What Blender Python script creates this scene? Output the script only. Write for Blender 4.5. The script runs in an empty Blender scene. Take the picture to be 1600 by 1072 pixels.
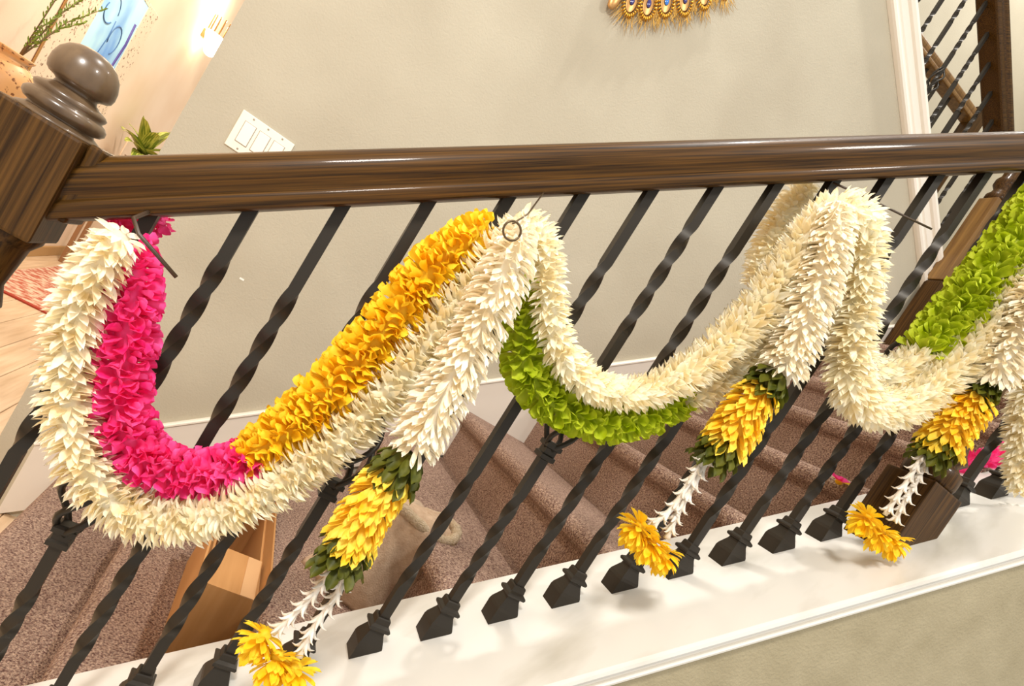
import bpy, bmesh, math, random
from mathutils import Vector, Matrix
random.seed(7)
SC = bpy.context.scene
COL = SC.collection

# ------------------------------------------------------------------ camera
T = 0.76846          # slope of the stair (rise per run)
H = 0.8357           # handrail underside above the cap
cam_d = bpy.data.cameras.new('camera'); cam = bpy.data.objects.new('camera', cam_d); COL.objects.link(cam)
cam_d.sensor_width = 36.0; cam_d.lens = 21.044; cam_d.shift_x = 0.02324; cam_d.shift_y = 0.06973
cam_d.clip_start = 0.02; cam_d.clip_end = 60
CR = ((0.795693, -0.467414, -0.385222), (-0.293850, 0.258244, -0.920305), (0.529645, 0.845478, 0.068134))
CP = Vector((0.06647, -0.84067, 0.82959))
M = Matrix(CR).to_4x4(); M.translation = CP
cam.matrix_world = M
SC.camera = cam
FW = Vector((0.385222, 0.920305, -0.068134))

# ------------------------------------------------------------------ world, lights, exposure
w = bpy.data.worlds.new('world'); SC.world = w; w.use_nodes = True
bg = w.node_tree.nodes['Background']; bg.inputs[0].default_value = (1.0, 0.96, 0.90, 1); bg.inputs[1].default_value = 0.88
SC.view_settings.view_transform = 'Standard'
SC.view_settings.look = 'None'
SC.view_settings.gamma = 1.0
SC.view_settings.use_curve_mapping = False
SC.view_settings.exposure = -0.03

def area(name, loc, aim, size, power, color=(1, .96, .90)):
    l = bpy.data.lights.new(name, 'AREA'); l.shape = 'DISK'; l.size = size; l.energy = power; l.color = color
    o = bpy.data.objects.new(name, l); COL.objects.link(o); o.location = loc
    o.rotation_euler = (Vector(aim) - Vector(loc)).to_track_quat('-Z', 'Y').to_euler()
    return o
area('ceiling_and_fill_light', (0.7, 0.75, 6.2), (0.7, 0.4, 0.0), 0.16, 150)
area('ceiling_and_fill_light', (-0.6, -1.4, 2.3), (0.1, 0.6, 0.6), 0.40, 52)  # added fill on the camera side, brightens garlands and the far wall
area('ceiling_and_fill_light', (1.8, -1.7, 3.4), (1.0, 0.0, 1.1), 0.40, 37)  # second added camera-side fill, aimed at the garlands on the railing
area('ceiling_and_fill_light', (-0.9, 3.6, 2.9), (-1.5, 4.2, 1.2), 0.25, 62, (1, .84, .66))
area('ceiling_and_fill_light', (3.0, 1.7, 5.4), (2.6, 1.6, 2.5), 0.30, 20)

# ------------------------------------------------------------------ helpers
def lin(c):
    return tuple(((v / 255) / 12.92 if v / 255 <= .04045 else ((v / 255 + .055) / 1.055) ** 2.4) for v in c) + (1,)

MATS = {}
def mat(name, rgb, rough=.6, metal=0.0, coat=0.0, emit=None, estr=0, spec=.5):
    m = bpy.data.materials.new(name); m.use_nodes = True
    b = m.node_tree.nodes['Principled BSDF']
    b.inputs['Base Color'].default_value = lin(rgb); b.inputs['Roughness'].default_value = rough; b.inputs['Metallic'].default_value = metal
    b.inputs['Coat Weight'].default_value = coat; b.inputs['Coat Roughness'].default_value = .08; b.inputs['Specular IOR Level'].default_value = spec
    if emit: b.inputs['Emission Color'].default_value = lin(emit); b.inputs['Emission Strength'].default_value = estr
    MATS[name] = m
    return m

def nd(m, t, **kw):
    n = m.node_tree.nodes.new(t)
    for k, v in kw.items(): setattr(n, k, v)
    return n

def noise_col(m, c1, c2, scale=(30, 30, 30), detail=4, lo=.35, hi=.65, bump=0, bscale=None, bdist=.002, rot=(0, 0, 0), space='Object'):
    """mix two colours by a stretched noise and optionally bump with another noise"""
    nt = m.node_tree; L = nt.links; b = nt.nodes['Principled BSDF']
    if space == 'World':
        src = nd(m, 'ShaderNodeNewGeometry').outputs['Position']
    else:
        src = nd(m, 'ShaderNodeTexCoord').outputs['Object']
    mp = nd(m, 'ShaderNodeMapping', vector_type='TEXTURE'); mp.inputs['Rotation'].default_value = rot; mp.inputs['Scale'].default_value = tuple(1 / q for q in scale)
    L.new(src, mp.inputs[0])
    n = nd(m, 'ShaderNodeTexNoise'); n.inputs['Scale'].default_value = 1; n.inputs['Detail'].default_value = detail
    L.new(mp.outputs[0], n.inputs['Vector'])
    r = nd(m, 'ShaderNodeValToRGB'); r.color_ramp.elements[0].position = lo; r.color_ramp.elements[1].position = hi
    r.color_ramp.elements[0].color = lin(c1); r.color_ramp.elements[1].color = lin(c2)
    L.new(n.outputs['Fac'], r.inputs[0]); L.new(r.outputs[0], b.inputs['Base Color'])
    if bump:
        n2 = nd(m, 'ShaderNodeTexNoise'); n2.inputs['Scale'].default_value = bscale or 200; n2.inputs['Detail'].default_value = 3
        L.new(src, n2.inputs['Vector'])
        bp = nd(m, 'ShaderNodeBump'); bp.inputs['Strength'].default_value = bump; bp.inputs['Distance'].default_value = bdist
        L.new(n2.outputs['Fac'], bp.inputs['Height']); L.new(bp.outputs[0], b.inputs['Normal'])
    return m

def petal_mat(name, c1, c2, transl=.3, rough=.6):
    m = bpy.data.materials.new(name); m.use_nodes = True; nt = m.node_tree; L = nt.links
    for n in list(nt.nodes):
        if n.type == 'BSDF_PRINCIPLED': nt.nodes.remove(n)
    out = nt.nodes['Material Output']
    g = nd(m, 'ShaderNodeNewGeometry'); n = nd(m, 'ShaderNodeTexNoise'); n.inputs['Scale'].default_value = 55; n.inputs['Detail'].default_value = 2
    L.new(g.outputs['Position'], n.inputs['Vector'])
    r = nd(m, 'ShaderNodeValToRGB'); r.color_ramp.elements[0].position = .32; r.color_ramp.elements[1].position = .68
    r.color_ramp.elements[0].color = lin(c1); r.color_ramp.elements[1].color = lin(c2)
    L.new(n.outputs['Fac'], r.inputs[0])
    d = nd(m, 'ShaderNodeBsdfPrincipled'); d.inputs['Roughness'].default_value = rough; d.inputs['Specular IOR Level'].default_value = .25
    t = nd(m, 'ShaderNodeBsdfTranslucent'); mx = nd(m, 'ShaderNodeMixShader'); mx.inputs[0].default_value = transl
    L.new(r.outputs[0], d.inputs['Base Color']); L.new(r.outputs[0], t.inputs[0])
    L.new(d.outputs[0], mx.inputs[1]); L.new(t.outputs[0], mx.inputs[2]); L.new(mx.outputs[0], out.inputs[0])
    MATS[name] = m
    return m

def link(name, me, m, parent=None, smooth=False, loc=None):
    if smooth:
        for p_ in me.polygons: p_.use_smooth = True
    if m and not me.materials: me.materials.append(MATS[m])
    o = bpy.data.objects.new(name, me); COL.objects.link(o)
    if loc: o.location = loc
    if parent: o.parent = parent
    return o

def pydata(name, V, F, m, parent=None, smooth=False, loc=None):
    me = bpy.data.meshes.new(name); me.from_pydata([tuple(v) for v in V], [], F); me.update()
    return link(name, me, m, parent, smooth, loc)

def from_bm(name, bm, m, parent=None, smooth=False, loc=None):
    me = bpy.data.meshes.new(name); bmesh.ops.recalc_face_normals(bm, faces=bm.faces); bm.to_mesh(me); bm.free()
    return link(name, me, m, parent, smooth, loc)

def tag(o, label=None, cat=None, group=None, kind=None):
    if label: o['label'] = label
    if cat: o['category'] = cat
    if group: o['group'] = group
    if kind: o['kind'] = kind
    return o

def empty(name, loc, label=None, cat=None, group=None, kind=None):
    o = bpy.data.objects.new(name, None); o.empty_display_size = .05; COL.objects.link(o); o.location = loc
    return tag(o, label, cat, group, kind)

def keep(o, parent):
    """parent an object built in world coordinates"""
    o.parent = parent; o.matrix_parent_inverse = Matrix.Translation(-Vector(parent.location))
    return o

def box_bm(x0, x1, y0, y1, z0, z1, bev=0, seg=2):
    bm = bmesh.new()
    bmesh.ops.create_cube(bm, size=1)
    for v in bm.verts:
        v.co = ((x0 + x1) / 2 + v.co.x * (x1 - x0), (y0 + y1) / 2 + v.co.y * (y1 - y0), (z0 + z1) / 2 + v.co.z * (z1 - z0))
    if bev: bmesh.ops.bevel(bm, geom=list(bm.edges), offset=bev, segments=seg, affect='EDGES', profile=.6)
    return bm

def prism_y(name, poly, y0, y1, m, parent=None, bev=0):
    """polygon in x,z extruded along y"""
    bm = bmesh.new(); n = len(poly)
    a = [bm.verts.new((x, y0, z)) for x, z in poly]; b = [bm.verts.new((x, y1, z)) for x, z in poly]
    bm.faces.new(a); bm.faces.new(list(reversed(b)))
    for i in range(n): bm.faces.new((a[i], b[i], b[(i + 1) % n], a[(i + 1) % n]))
    if bev: bmesh.ops.bevel(bm, geom=list(bm.edges), offset=bev, segments=2, affect='EDGES', profile=.6)
    return from_bm(name, bm, m, parent)

def sweep_poly(name, prof, p0, p1, up, m, parent=None, smooth=False):
    """closed profile of (side, up) swept straight from p0 to p1"""
    p0 = Vector(p0); p1 = Vector(p1); d = (p1 - p0).normalized(); up = Vector(up); s = d.cross(up).normalized(); u = s.cross(d).normalized()
    V = []; n = len(prof)
    for q in (p0, p1):
        for a, b in prof: V.append(q + s * a + u * b)
    F = [tuple(range(n)), tuple(reversed(range(n, 2 * n)))] + [(i, i + n, (i + 1) % n + n, (i + 1) % n) for i in range(n)]
    bm = bmesh.new(); vs = [bm.verts.new(v) for v in V]
    for f in F: bm.faces.new([vs[i] for i in f])
    return from_bm(name, bm, m, parent, smooth)

def tube_vf(pts, rad, n=8, V=None, F=None, cap=True):
    V = [] if V is None else V; F = [] if F is None else F; base = len(V); pts = [Vector(p) for p in pts]; k = len(pts)
    nrm = None
    for i, p in enumerate(pts):
        t = (pts[min(i + 1, k - 1)] - pts[max(i - 1, 0)]).normalized()
        if nrm is None:
            nrm = t.orthogonal().normalized()
        nrm = (nrm - t * nrm.dot(t)).normalized(); bn = t.cross(nrm)
        r = rad[i] if isinstance(rad, (list, tuple)) else rad
        for j in range(n):
            a = 2 * math.pi * j / n; V.append(p + (nrm * math.cos(a) + bn * math.sin(a)) * r)
    for i in range(k - 1):
        for j in range(n):
            F.append((base + i * n + j, base + i * n + (j + 1) % n, base + (i + 1) * n + (j + 1) % n, base + (i + 1) * n + j))
    if cap:
        F.append(tuple(base + j for j in reversed(range(n)))); F.append(tuple(base + (k - 1) * n + j for j in range(n)))
    return V, F

def tube(name, pts, rad, m, parent=None, n=8):
    V, F = tube_vf(pts, rad, n); return pydata(name, V, F, m, parent, True)

def lathe_vf(prof, n=24):
    V = []; F = []
    for r, z in prof:
        for j in range(n):
            a = 2 * math.pi * j / n; V.append((r * math.cos(a), r * math.sin(a), z))
    for i in range(len(prof) - 1):
        for j in range(n): F.append((i * n + j, i * n + (j + 1) % n, (i + 1) * n + (j + 1) % n, (i + 1) * n + j))
    F.append(tuple(reversed(range(n)))); F.append(tuple((len(prof) - 1) * n + j for j in range(n)))
    return V, F

def lathe(name, prof, m, parent=None, loc=None, n=24):
    V, F = lathe_vf(prof, n); return pydata(name, V, F, m, parent, True, loc)

def sqloft_vf(secs):
    """square sections (half width, z, twist angle)"""
    V = []; F = []
    for h, z, a in secs:
        for sx, sy in ((-1, -1), (1, -1), (1, 1), (-1, 1)):
            x, y = sx * h, sy * h; V.append((x * math.cos(a) - y * math.sin(a), x * math.sin(a) + y * math.cos(a), z))
    for i in range(len(secs) - 1):
        for j in range(4): F.append((i * 4 + j, i * 4 + (j + 1) % 4, (i + 1) * 4 + (j + 1) % 4, (i + 1) * 4 + j))
    F.append((3, 2, 1, 0)); k = (len(secs) - 1) * 4; F.append((k, k + 1, k + 2, k + 3))
    return V, F

def catmull(P, step=.004):
    """resample control points (x,y,z,r) at about equal steps"""
    P = [Vector(q) for q in P]; P = [P[0] * 2 - P[1]] + P + [P[-1] * 2 - P[-2]]
    out = []
    for i in range(1, len(P) - 2):
        a, b, c, d = P[i - 1:i + 3]; n = max(2, int((c - b).xyz.length / .002))
        for k in range(n):
            t = k / n; t2 = t * t; t3 = t2 * t
            out.append(.5 * ((2 * b) + (-a + c) * t + (2 * a - 5 * b + 4 * c - d) * t2 + (-a + 3 * b - 3 * c + d) * t3))
    out.append(P[-2].copy())
    res = [out[0]]; acc = 0
    for a, b in zip(out, out[1:]):
        acc += (b.xyz - a.xyz).length
        if acc >= step: res.append(b); acc = 0
    return res

# ------------------------------------------------------------------ materials
noise_col(mat('wall_paint', (214, 199, 172), .75), (178, 170, 150), (189, 182, 162), (3, 3, 3), 2, .3, .7, .25, 160, .004)
noise_col(mat('near_wall_paint', (196, 182, 150), .8), (156, 144, 114), (170, 158, 128), (14, 14, 14), 4, .3, .7, .5, 190, .004)
noise_col(mat('foyer_paint', (240, 214, 184), .8), (236, 208, 176), (244, 221, 194), (2, 2, 2), 2, .3, .7, .1, 120, .003)
mat('white_trim', (236, 230, 218), .45)
mat('skirt_paint', (226, 219, 208), .5)
noise_col(mat('marble_cap', (240, 236, 226), .25, coat=.2), (216, 213, 206), (188, 183, 171), (3.2, 9, 3.2), 5, .52, .72, rot=(0, 0, .5))
noise_col(mat('dark_wood', (72, 50, 26), .42, coat=.18, spec=.12), (34, 20, 4), (88, 58, 18), (5, 330, 330), 5, .33, .68, rot=(0, -math.atan(T), 0))
noise_col(mat('newel_wood', (84, 58, 34), .42, coat=.12, spec=.12), (40, 25, 8), (88, 60, 26), (260, 260, 5), 5, .33, .68)
noise_col(mat('finial_wood', (92, 74, 56), .30, coat=.3, spec=.4), (78, 60, 42), (106, 86, 64), (40, 40, 20), 4, .33, .68)
noise_col(mat('orange_wood', (116, 82, 34), .4, coat=.1), (96, 64, 24), (134, 98, 44), (60, 60, 4), 5, .33, .68)
mat('black_iron', (47, 42, 35), .42, .35, spec=.4)
noise_col(mat('carpet', (160, 128, 112), .95, spec=.1), (98, 66, 62), (212, 182, 160), (230, 230, 230), 3, .3, .7, .9, 240, .012, space='World')
noise_col(mat('oak_floor', (222, 190, 152), .35), (206, 172, 132), (232, 204, 170), (40, 2.5, 40), 5, .3, .7)
noise_col(mat('rug_pile', (196, 130, 104), .95), (182, 92, 66), (222, 192, 164), (22, 22, 22), 6, .4, .6, .5, 120, .006)
mat('rug_edge', (168, 60, 38), .9)
noise_col(mat('cardboard', (186, 134, 78), .8), (178, 126, 70), (194, 142, 86), (60, 4, 6), 4, .3, .7)
mat('cardboard_edge', (164, 118, 72), .9)
mat('packing_tape', (206, 160, 112), .3)
noise_col(mat('linen', (200, 172, 144), .9), (190, 160, 132), (214, 188, 160), (60, 60, 60), 4, .3, .7, .5, 260, .003)
noise_col(mat('fleece', (206, 184, 152), .95), (190, 166, 132), (220, 200, 172), (160, 160, 160), 3, .3, .7, .9, 300, .006)
mat('thread', (60, 48, 40), .8)
mat('gold', (226, 172, 62), .32, .75)
mat('gold_strand', (214, 170, 84), .45, .4)
mat('antique_gold', (196, 150, 92), .35, .6)
mat('sapphire', (44, 40, 112), .12, coat=.8); mat('blue_gem', (40, 120, 214), .1, coat=.8)
mat('plate_white', (240, 233, 218), .4); mat('rocker_white', (246, 240, 228), .3); mat('rocker_gap', (168, 156, 138), .6)
noise_col(mat('speckled_copper', (206, 150, 92), .45), (120, 72, 34), (216, 162, 104), (42, 42, 42), 2, .34, .42)
noise_col(mat('speckled_cream', (232, 206, 172), .6), (130, 96, 70), (236, 212, 182), (48, 48, 48), 2, .32, .40)
noise_col(mat('canvas_blue', (120, 178, 226), .6), (92, 150, 220), (188, 232, 244), (1.2, 2.6, 1.6), 3, .38, .62)
mat('canvas_violet', (150, 140, 226), .6); mat('paint_line', (66, 104, 150), .6); mat('paint_light', (214, 240, 244), .6); mat('paint_dark', (76, 62, 130), .6)
mat('lamp_glow', (255, 246, 228), .5, emit=(255, 240, 214), estr=14)
mat('brass_brown', (140, 108, 66), .4, .6)
noise_col(mat('leaf_striped', (150, 160, 50), .5), (110, 128, 34), (206, 204, 96), (90, 6, 6), 2, .42, .58)
noise_col(mat('sprig_green', (128, 150, 44), .6), (104, 128, 32), (160, 176, 70), (60, 60, 60), 2)
mat('twig', (112, 86, 50), .7); mat('pot_clay', (168, 128, 92), .7); mat('table_wood', (150, 108, 70), .5); mat('soil', (70, 50, 36), .95)
mat('cable_tie', (66, 50, 36), .45); mat('wire', (94, 76, 52), .35, .6); mat('paper_white', (244, 240, 232), .8)
mat('base_shade_tone', (186, 146, 92), .6)  # brown tone puts the shade along the baseboard into its colour
petal_mat('petal_white', (254, 240, 200), (255, 253, 240), .40)
petal_mat('petal_ivory', (250, 236, 204), (255, 251, 238), .30)
petal_mat('petal_pink', (252, 44, 134), (255, 104, 176), .36, .5)
petal_mat('petal_amber', (255, 206, 26), (255, 230, 66), .36, .5)
petal_mat('petal_yellow', (255, 208, 40), (255, 230, 96), .28, .5)
petal_mat('petal_green', (176, 194, 18), (214, 224, 66), .36, .5)
petal_mat('leaf_olive', (62, 68, 12), (100, 100, 28), .15, .5)
petal_mat('flower_yellow', (255, 204, 16), (255, 230, 70), .30, .5)
petal_mat('spike_white', (226, 214, 196), (244, 238, 228), .10, .6)
STR = {
 'W1': [(-0.086,-0.100,0.742,0.0256), (-0.092,-0.090,0.701,0.0300), (-0.092,-0.075,0.647,0.0330), (-0.080,-0.070,0.596,0.0343), (-0.060,-0.070,0.548,0.0349), (-0.031,-0.070,0.503,0.0356), (0.008,-0.070,0.465,0.0365), (0.054,-0.070,0.446,0.0359), (0.100,-0.075,0.457,0.0350), (0.144,-0.080,0.492,0.0338), (0.184,-0.080,0.546,0.0343), (0.213,-0.080,0.606,0.0347), (0.237,-0.080,0.677,0.0349), (0.253,-0.080,0.755,0.0349), (0.262,-0.080,0.828,0.0348), (0.270,-0.080,0.903,0.0347), (0.277,-0.080,0.970,0.0313), (0.282,-0.070,1.007,0.0217)],
 'P1a': [(-0.081,-0.050,0.736,0.0217), (-0.067,-0.055,0.707,0.0291), (-0.048,-0.055,0.655,0.0325), (-0.028,-0.055,0.598,0.0338), (-0.009,-0.055,0.555,0.0343), (0.023,-0.055,0.519,0.0350), (0.067,-0.055,0.508,0.0335), (0.108,-0.055,0.523,0.0325), (0.140,-0.055,0.553,0.0313), (0.146,-0.055,0.568,0.0314)],
 'P1b': [(0.146,-0.055,0.568,0.0314), (0.165,-0.055,0.612,0.0357), (0.181,-0.055,0.665,0.0374), (0.195,-0.055,0.722,0.0375), (0.206,-0.055,0.783,0.0375), (0.216,-0.055,0.847,0.0375), (0.226,-0.055,0.912,0.0350), (0.241,-0.055,0.959,0.0301), (0.256,-0.055,0.988,0.0218)],
 'T1': [(0.273,-0.120,0.997,0.0235), (0.277,-0.140,0.956,0.0337), (0.283,-0.145,0.903,0.0361), (0.289,-0.145,0.848,0.0364), (0.293,-0.145,0.791,0.0367), (0.296,-0.140,0.735,0.0364), (0.301,-0.135,0.699,0.0336)],
 'T1y': [(0.300,-0.130,0.655,0.0356), (0.295,-0.130,0.617,0.0372), (0.295,-0.130,0.573,0.0374), (0.297,-0.130,0.547,0.0359)],
 'W2': [(0.276,-0.100,1.009,0.0241), (0.312,-0.100,1.003,0.0278), (0.344,-0.100,0.971,0.0283), (0.370,-0.100,0.939,0.0288), (0.403,-0.100,0.909,0.0293), (0.447,-0.100,0.889,0.0300), (0.506,-0.095,0.887,0.0291), (0.568,-0.090,0.914,0.0300), (0.610,-0.090,0.964,0.0334), (0.642,-0.090,1.029,0.0365), (0.663,-0.090,1.110,0.0386), (0.668,-0.090,1.186,0.0384), (0.667,-0.090,1.255,0.0363), (0.680,-0.080,1.313,0.0270)],
 'G2a': [(0.353,-0.050,0.964,0.0195), (0.366,-0.055,0.911,0.0303), (0.383,-0.060,0.875,0.0340), (0.421,-0.060,0.849,0.0356), (0.473,-0.060,0.838,0.0365), (0.528,-0.060,0.844,0.0354), (0.576,-0.060,0.861,0.0332), (0.620,-0.060,0.894,0.0317), (0.646,-0.060,0.924,0.0280), (0.666,-0.060,0.949,0.0242)],
 'G2b': [(0.666,-0.060,0.949,0.0302), (0.688,-0.060,0.992,0.0365), (0.714,-0.055,1.060,0.0409), (0.727,-0.055,1.127,0.0409), (0.728,-0.055,1.199,0.0387), (0.720,-0.055,1.270,0.0364), (0.712,-0.050,1.330,0.0262)],
 'T2': [(0.654,-0.120,1.292,0.0257), (0.670,-0.130,1.247,0.0349), (0.687,-0.135,1.194,0.0369), (0.704,-0.135,1.141,0.0374), (0.723,-0.130,1.091,0.0380), (0.730,-0.130,1.056,0.0363)],
 'T2y': [(0.726,-0.125,1.021,0.0366), (0.719,-0.125,0.986,0.0404), (0.719,-0.125,0.948,0.0405), (0.721,-0.125,0.924,0.0387)],
 'W3': [(0.678,-0.090,1.317,0.0267), (0.721,-0.100,1.316,0.0347), (0.770,-0.100,1.281,0.0355), (0.805,-0.100,1.234,0.0381), (0.842,-0.100,1.175,0.0409), (0.884,-0.100,1.126,0.0418), (0.938,-0.100,1.110,0.0427), (0.998,-0.100,1.128,0.0415), (1.043,-0.100,1.177,0.0409), (1.071,-0.100,1.248,0.0411), (1.085,-0.100,1.321,0.0412), (1.094,-0.100,1.394,0.0411), (1.102,-0.100,1.487,0.0410)],
 'G3a': [(0.723,-0.050,1.331,0.0243), (0.797,-0.055,1.274,0.0292), (0.847,-0.060,1.208,0.0319), (0.912,-0.060,1.172,0.0371), (0.987,-0.060,1.177,0.0382), (1.035,-0.060,1.231,0.0387), (1.042,-0.060,1.254,0.0387)],
 'G3b': [(1.036,-0.060,1.259,0.0409), (1.056,-0.060,1.330,0.0478), (1.066,-0.060,1.409,0.0478), (1.074,-0.060,1.480,0.0477), (1.079,-0.060,1.563,0.0475), (1.085,-0.060,1.625,0.0474)],
 'T3': [(1.111,-0.130,1.487,0.0324), (1.098,-0.135,1.423,0.0430), (1.102,-0.135,1.356,0.0433), (1.110,-0.135,1.304,0.0425), (1.125,-0.130,1.273,0.0408)],
 'T3y': [(1.125,-0.125,1.235,0.0422), (1.119,-0.125,1.196,0.0455), (1.117,-0.125,1.160,0.0456), (1.122,-0.125,1.136,0.0436)],
 'W4': [(1.314,-0.060,1.438,0.0421), (1.347,-0.060,1.355,0.0427), (1.423,-0.060,1.276,0.0414), (1.474,-0.060,1.225,0.0343), (1.504,-0.060,1.196,0.0240)],
 'BK': [(0.723,0.055,1.394,0.0244), (0.721,0.060,1.359,0.0313), (0.721,0.060,1.301,0.0337), (0.729,0.060,1.245,0.0293), (0.738,0.060,1.194,0.0182)],
 'BP': [(-0.084,0.045,0.767,0.0163), (-0.102,0.050,0.751,0.0195), (-0.122,0.050,0.735,0.0193), (-0.133,0.045,0.720,0.0159)],
 'F3a': [(1.545,0.120,1.183,0.0245), (1.613,0.120,1.243,0.0341), (1.686,0.120,1.304,0.0347), (1.788,0.120,1.388,0.0355)],
 'F3b': [(1.595,0.120,1.166,0.0217), (1.668,0.120,1.225,0.0268), (1.745,0.120,1.285,0.0273), (1.852,0.120,1.367,0.0279)],
}

# ------------------------------------------------------------------ structure: far stair wall, skirt, upper stringer
WY = 1.26
def upz(x): return 2.851 - .667 * (x - 1.44)
wb = prism_y('wall_back', [(-.385, -.6), (2.5, -.6), (2.5, upz(2.5) + .02), (-.385, upz(-.385) + .02)], WY, WY + .12, 'wall_paint')
tag(wb, 'beige textured wall along the far side of the stairs', 'wall', kind='structure')
LAY = 0.446
def xr(k): return .867 + .257 * k
def zr(k): return .446 + .203 * k
sk = prism_y('trim_1', [(-.29, -.37), (2.45, T * 2.45 - .3), (2.45, T * 2.45 + .108), (-.29, T * -.29 + .108)], WY - .018, WY, 'skirt_paint')
tag(sk, 'white painted skirt board running up beside the carpeted steps', 'trim', kind='structure')
capm = sweep_poly('skirt_cap', [(.0, 0), (.024, 0), (.024, .005), (.02, .009), (0, .009)], (-.29, WY, T * -.29 + .108), (2.45, WY, T * 2.45 + .108), (0, 0, 1), 'white_trim')
keep(capm, sk)
tr = empty('trim_2', (1.44, WY, upz(1.44)), 'white moulded stringer of the upper flight crossing the beige wall', 'trim', kind='structure')
a, b = (-.4, WY, upz(-.4)), (2.52, WY, upz(2.52))
for nm, prof in (('stringer_board', [(-.02, 0), (.016, 0), (.016, .108), (-.02, .108)]),
                 ('lower_bead', [(.016, 0), (.026, .003), (.03, .012), (.026, .021), (.016, .026)]),
                 ('middle_bead', [(.016, .040), (.022, .044), (.022, .058), (.016, .062)]),
                 ('upper_bead', [(.016, .084), (.028, .086), (.036, .096), (.036, .108), (.016, .112)])):
    keep(sweep_poly(nm, prof, a, b, (0, 0, 1), 'white_trim'), tr)

# ------------------------------------------------------------------ near wall with its cap
nw = prism_y('wall_near', [(-.7, -1.3), (2.5, -1.3), (2.5, T * 2.5 - .02), (-.7, T * -.7 - .02)], -.165, .085, 'near_wall_paint')
tag(nw, 'low sloping wall below the white cap in the lower right corner', 'wall', kind='structure')
c0, c1 = (-.7, 0, T * -.7), (2.5, 0, T * 2.5)
cp = sweep_poly('trim_3', [(-.11, -.016), (.182, -.016), (.187, -.013), (.189, -.008), (.187, -.003), (.182, 0), (-.107, 0), (-.11, -.003)], c0, c1, (0, 0, 1), 'marble_cap')
tag(cp, 'white marble look cap the iron balusters stand on', 'trim', kind='structure')
ml = sweep_poly('trim_4', [(.12, -.016), (.180, -.017), (.179, -.024), (.172, -.029), (.176, -.031), (.178, -.035), (.176, -.040), (.165, -.044), (.12, -.044)], c0, c1, (0, 0, 1), 'white_trim')
tag(ml, 'thin pale moulding under the front edge of the white cap', 'trim', kind='structure')

# ------------------------------------------------------------------ carpeted steps
sf = empty('floor_stairs', (xr(-4), .6, zr(-4)), 'brown carpeted stair steps climbing to the right', 'stairs', kind='structure')
def step(k, last=False):
    x0, z0, z1 = xr(k), zr(k), zr(k + 1); x1 = xr(k + 1) + .01 if not last else 3.7
    P = [(x0 + .006, z0 - .02), (x0 + .006, z1 - .062), (x0 - .006, z1 - .052)]
    cx, cz, r = x0 - .006, z1 - .026, .026
    for j in range(0, 9):
        a_ = math.radians(-90 - 22.5 * j); P.append((cx + r * math.cos(a_), cz + r * math.sin(a_)))
    P += [(x0 + .1, z1), (x1, z1), (x1, z0 - .02)]
    o = prism_y('stair_step', P, .085, WY - .0185 if not last else 2.4, 'carpet')
    keep(o, sf); return o
for k in range(-4, 7): step(k, k == 6)

# ------------------------------------------------------------------ foyer
FZ = -.366
fl = empty('floor', (-.9, 3, FZ), 'pale oak plank floor of the room at far left', 'floor', kind='structure')
pl = bpy.data.meshes.new('floor_plank'); bmp = box_bm(0, .146, -1.0, 9.0, -.02, 0, .002, 1); bmp.to_mesh(pl); bmp.free(); pl.materials.append(MATS['oak_floor'])
for i in range(12):
    o = bpy.data.objects.new('floor_plank', pl); COL.objects.link(o); o.location = (-1.605 + .148 * i, random.uniform(-.4, 0), FZ + random.uniform(-.0006, 0)); keep(o, fl)
    o.matrix_parent_inverse = Matrix.Translation(-Vector(fl.location))
XL = -1.605
wl = from_bm('wall_left', box_bm(XL - .12, XL, -1.5, 9.2, FZ - .1, 3.6), 'foyer_paint')
tag(wl, 'warm peach wall of the room at far left', 'wall', kind='structure')
we = from_bm('wall_end', box_bm(XL - .12, 3.8, 9.2, 9.3, FZ - .1, 5.5), 'foyer_paint'); tag(we, 'peach wall at the far end of the left room', 'wall', kind='structure')
bb = from_bm('baseboard_left', box_bm(XL, XL + .016, -1.5, 9.2, FZ, FZ + .09, .003, 1), 'base_shade_tone'); tag(bb, 'baseboard along the peach wall, its shade painted in as tan', 'trim', kind='structure')
ct = from_bm('trim_5', box_bm(XL, XL + .012, 5.74, 5.80, FZ + .09, .9, .002, 1), 'foyer_paint'); tag(ct, 'narrow upright trim strip on the peach wall', 'trim', kind='structure')
wr = from_bm('wall_right', box_bm(3.7, 3.82, -.4, 2.52, 1.0, 6.0), 'wall_paint'); tag(wr, 'pale wall behind the upper landing at right', 'wall', kind='structure')
wu = from_bm('wall_upper', box_bm(.6, 3.7, 2.4, 2.52, 1.6, 6.0), 'wall_paint'); tag(wu, 'pale upper wall seen through the far balusters', 'wall', kind='structure')

# ------------------------------------------------------------------ near stair railing
rail = empty('stair_railing', (0, 0, 0), 'dark wooden handrail on black twisted iron balusters across the whole photo', 'railing')
rp = [(.027, 0), (.0325, .002), (.034, .006), (.034, .015), (.0325, .0185), (.0295, .021), (.0295, .025), (.032, .030), (.0335, .040), (.0325, .050), (.028, .058), (.020, .064), (.010, .067)]
rp = rp + [(-x, y) for x, y in reversed(rp)]
h = sweep_poly('handrail', rp, (-.172, 0, T * -.172 + H), (2.42, 0, T * 2.42 + H), (0, 0, 1), 'dark_wood', rail, True)
h.data.polygons[0].use_smooth = False; h.data.polygons[1].use_smooth = False
em = h.modifiers.new('split', 'EDGE_SPLIT'); em.split_angle = math.radians(35)

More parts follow.
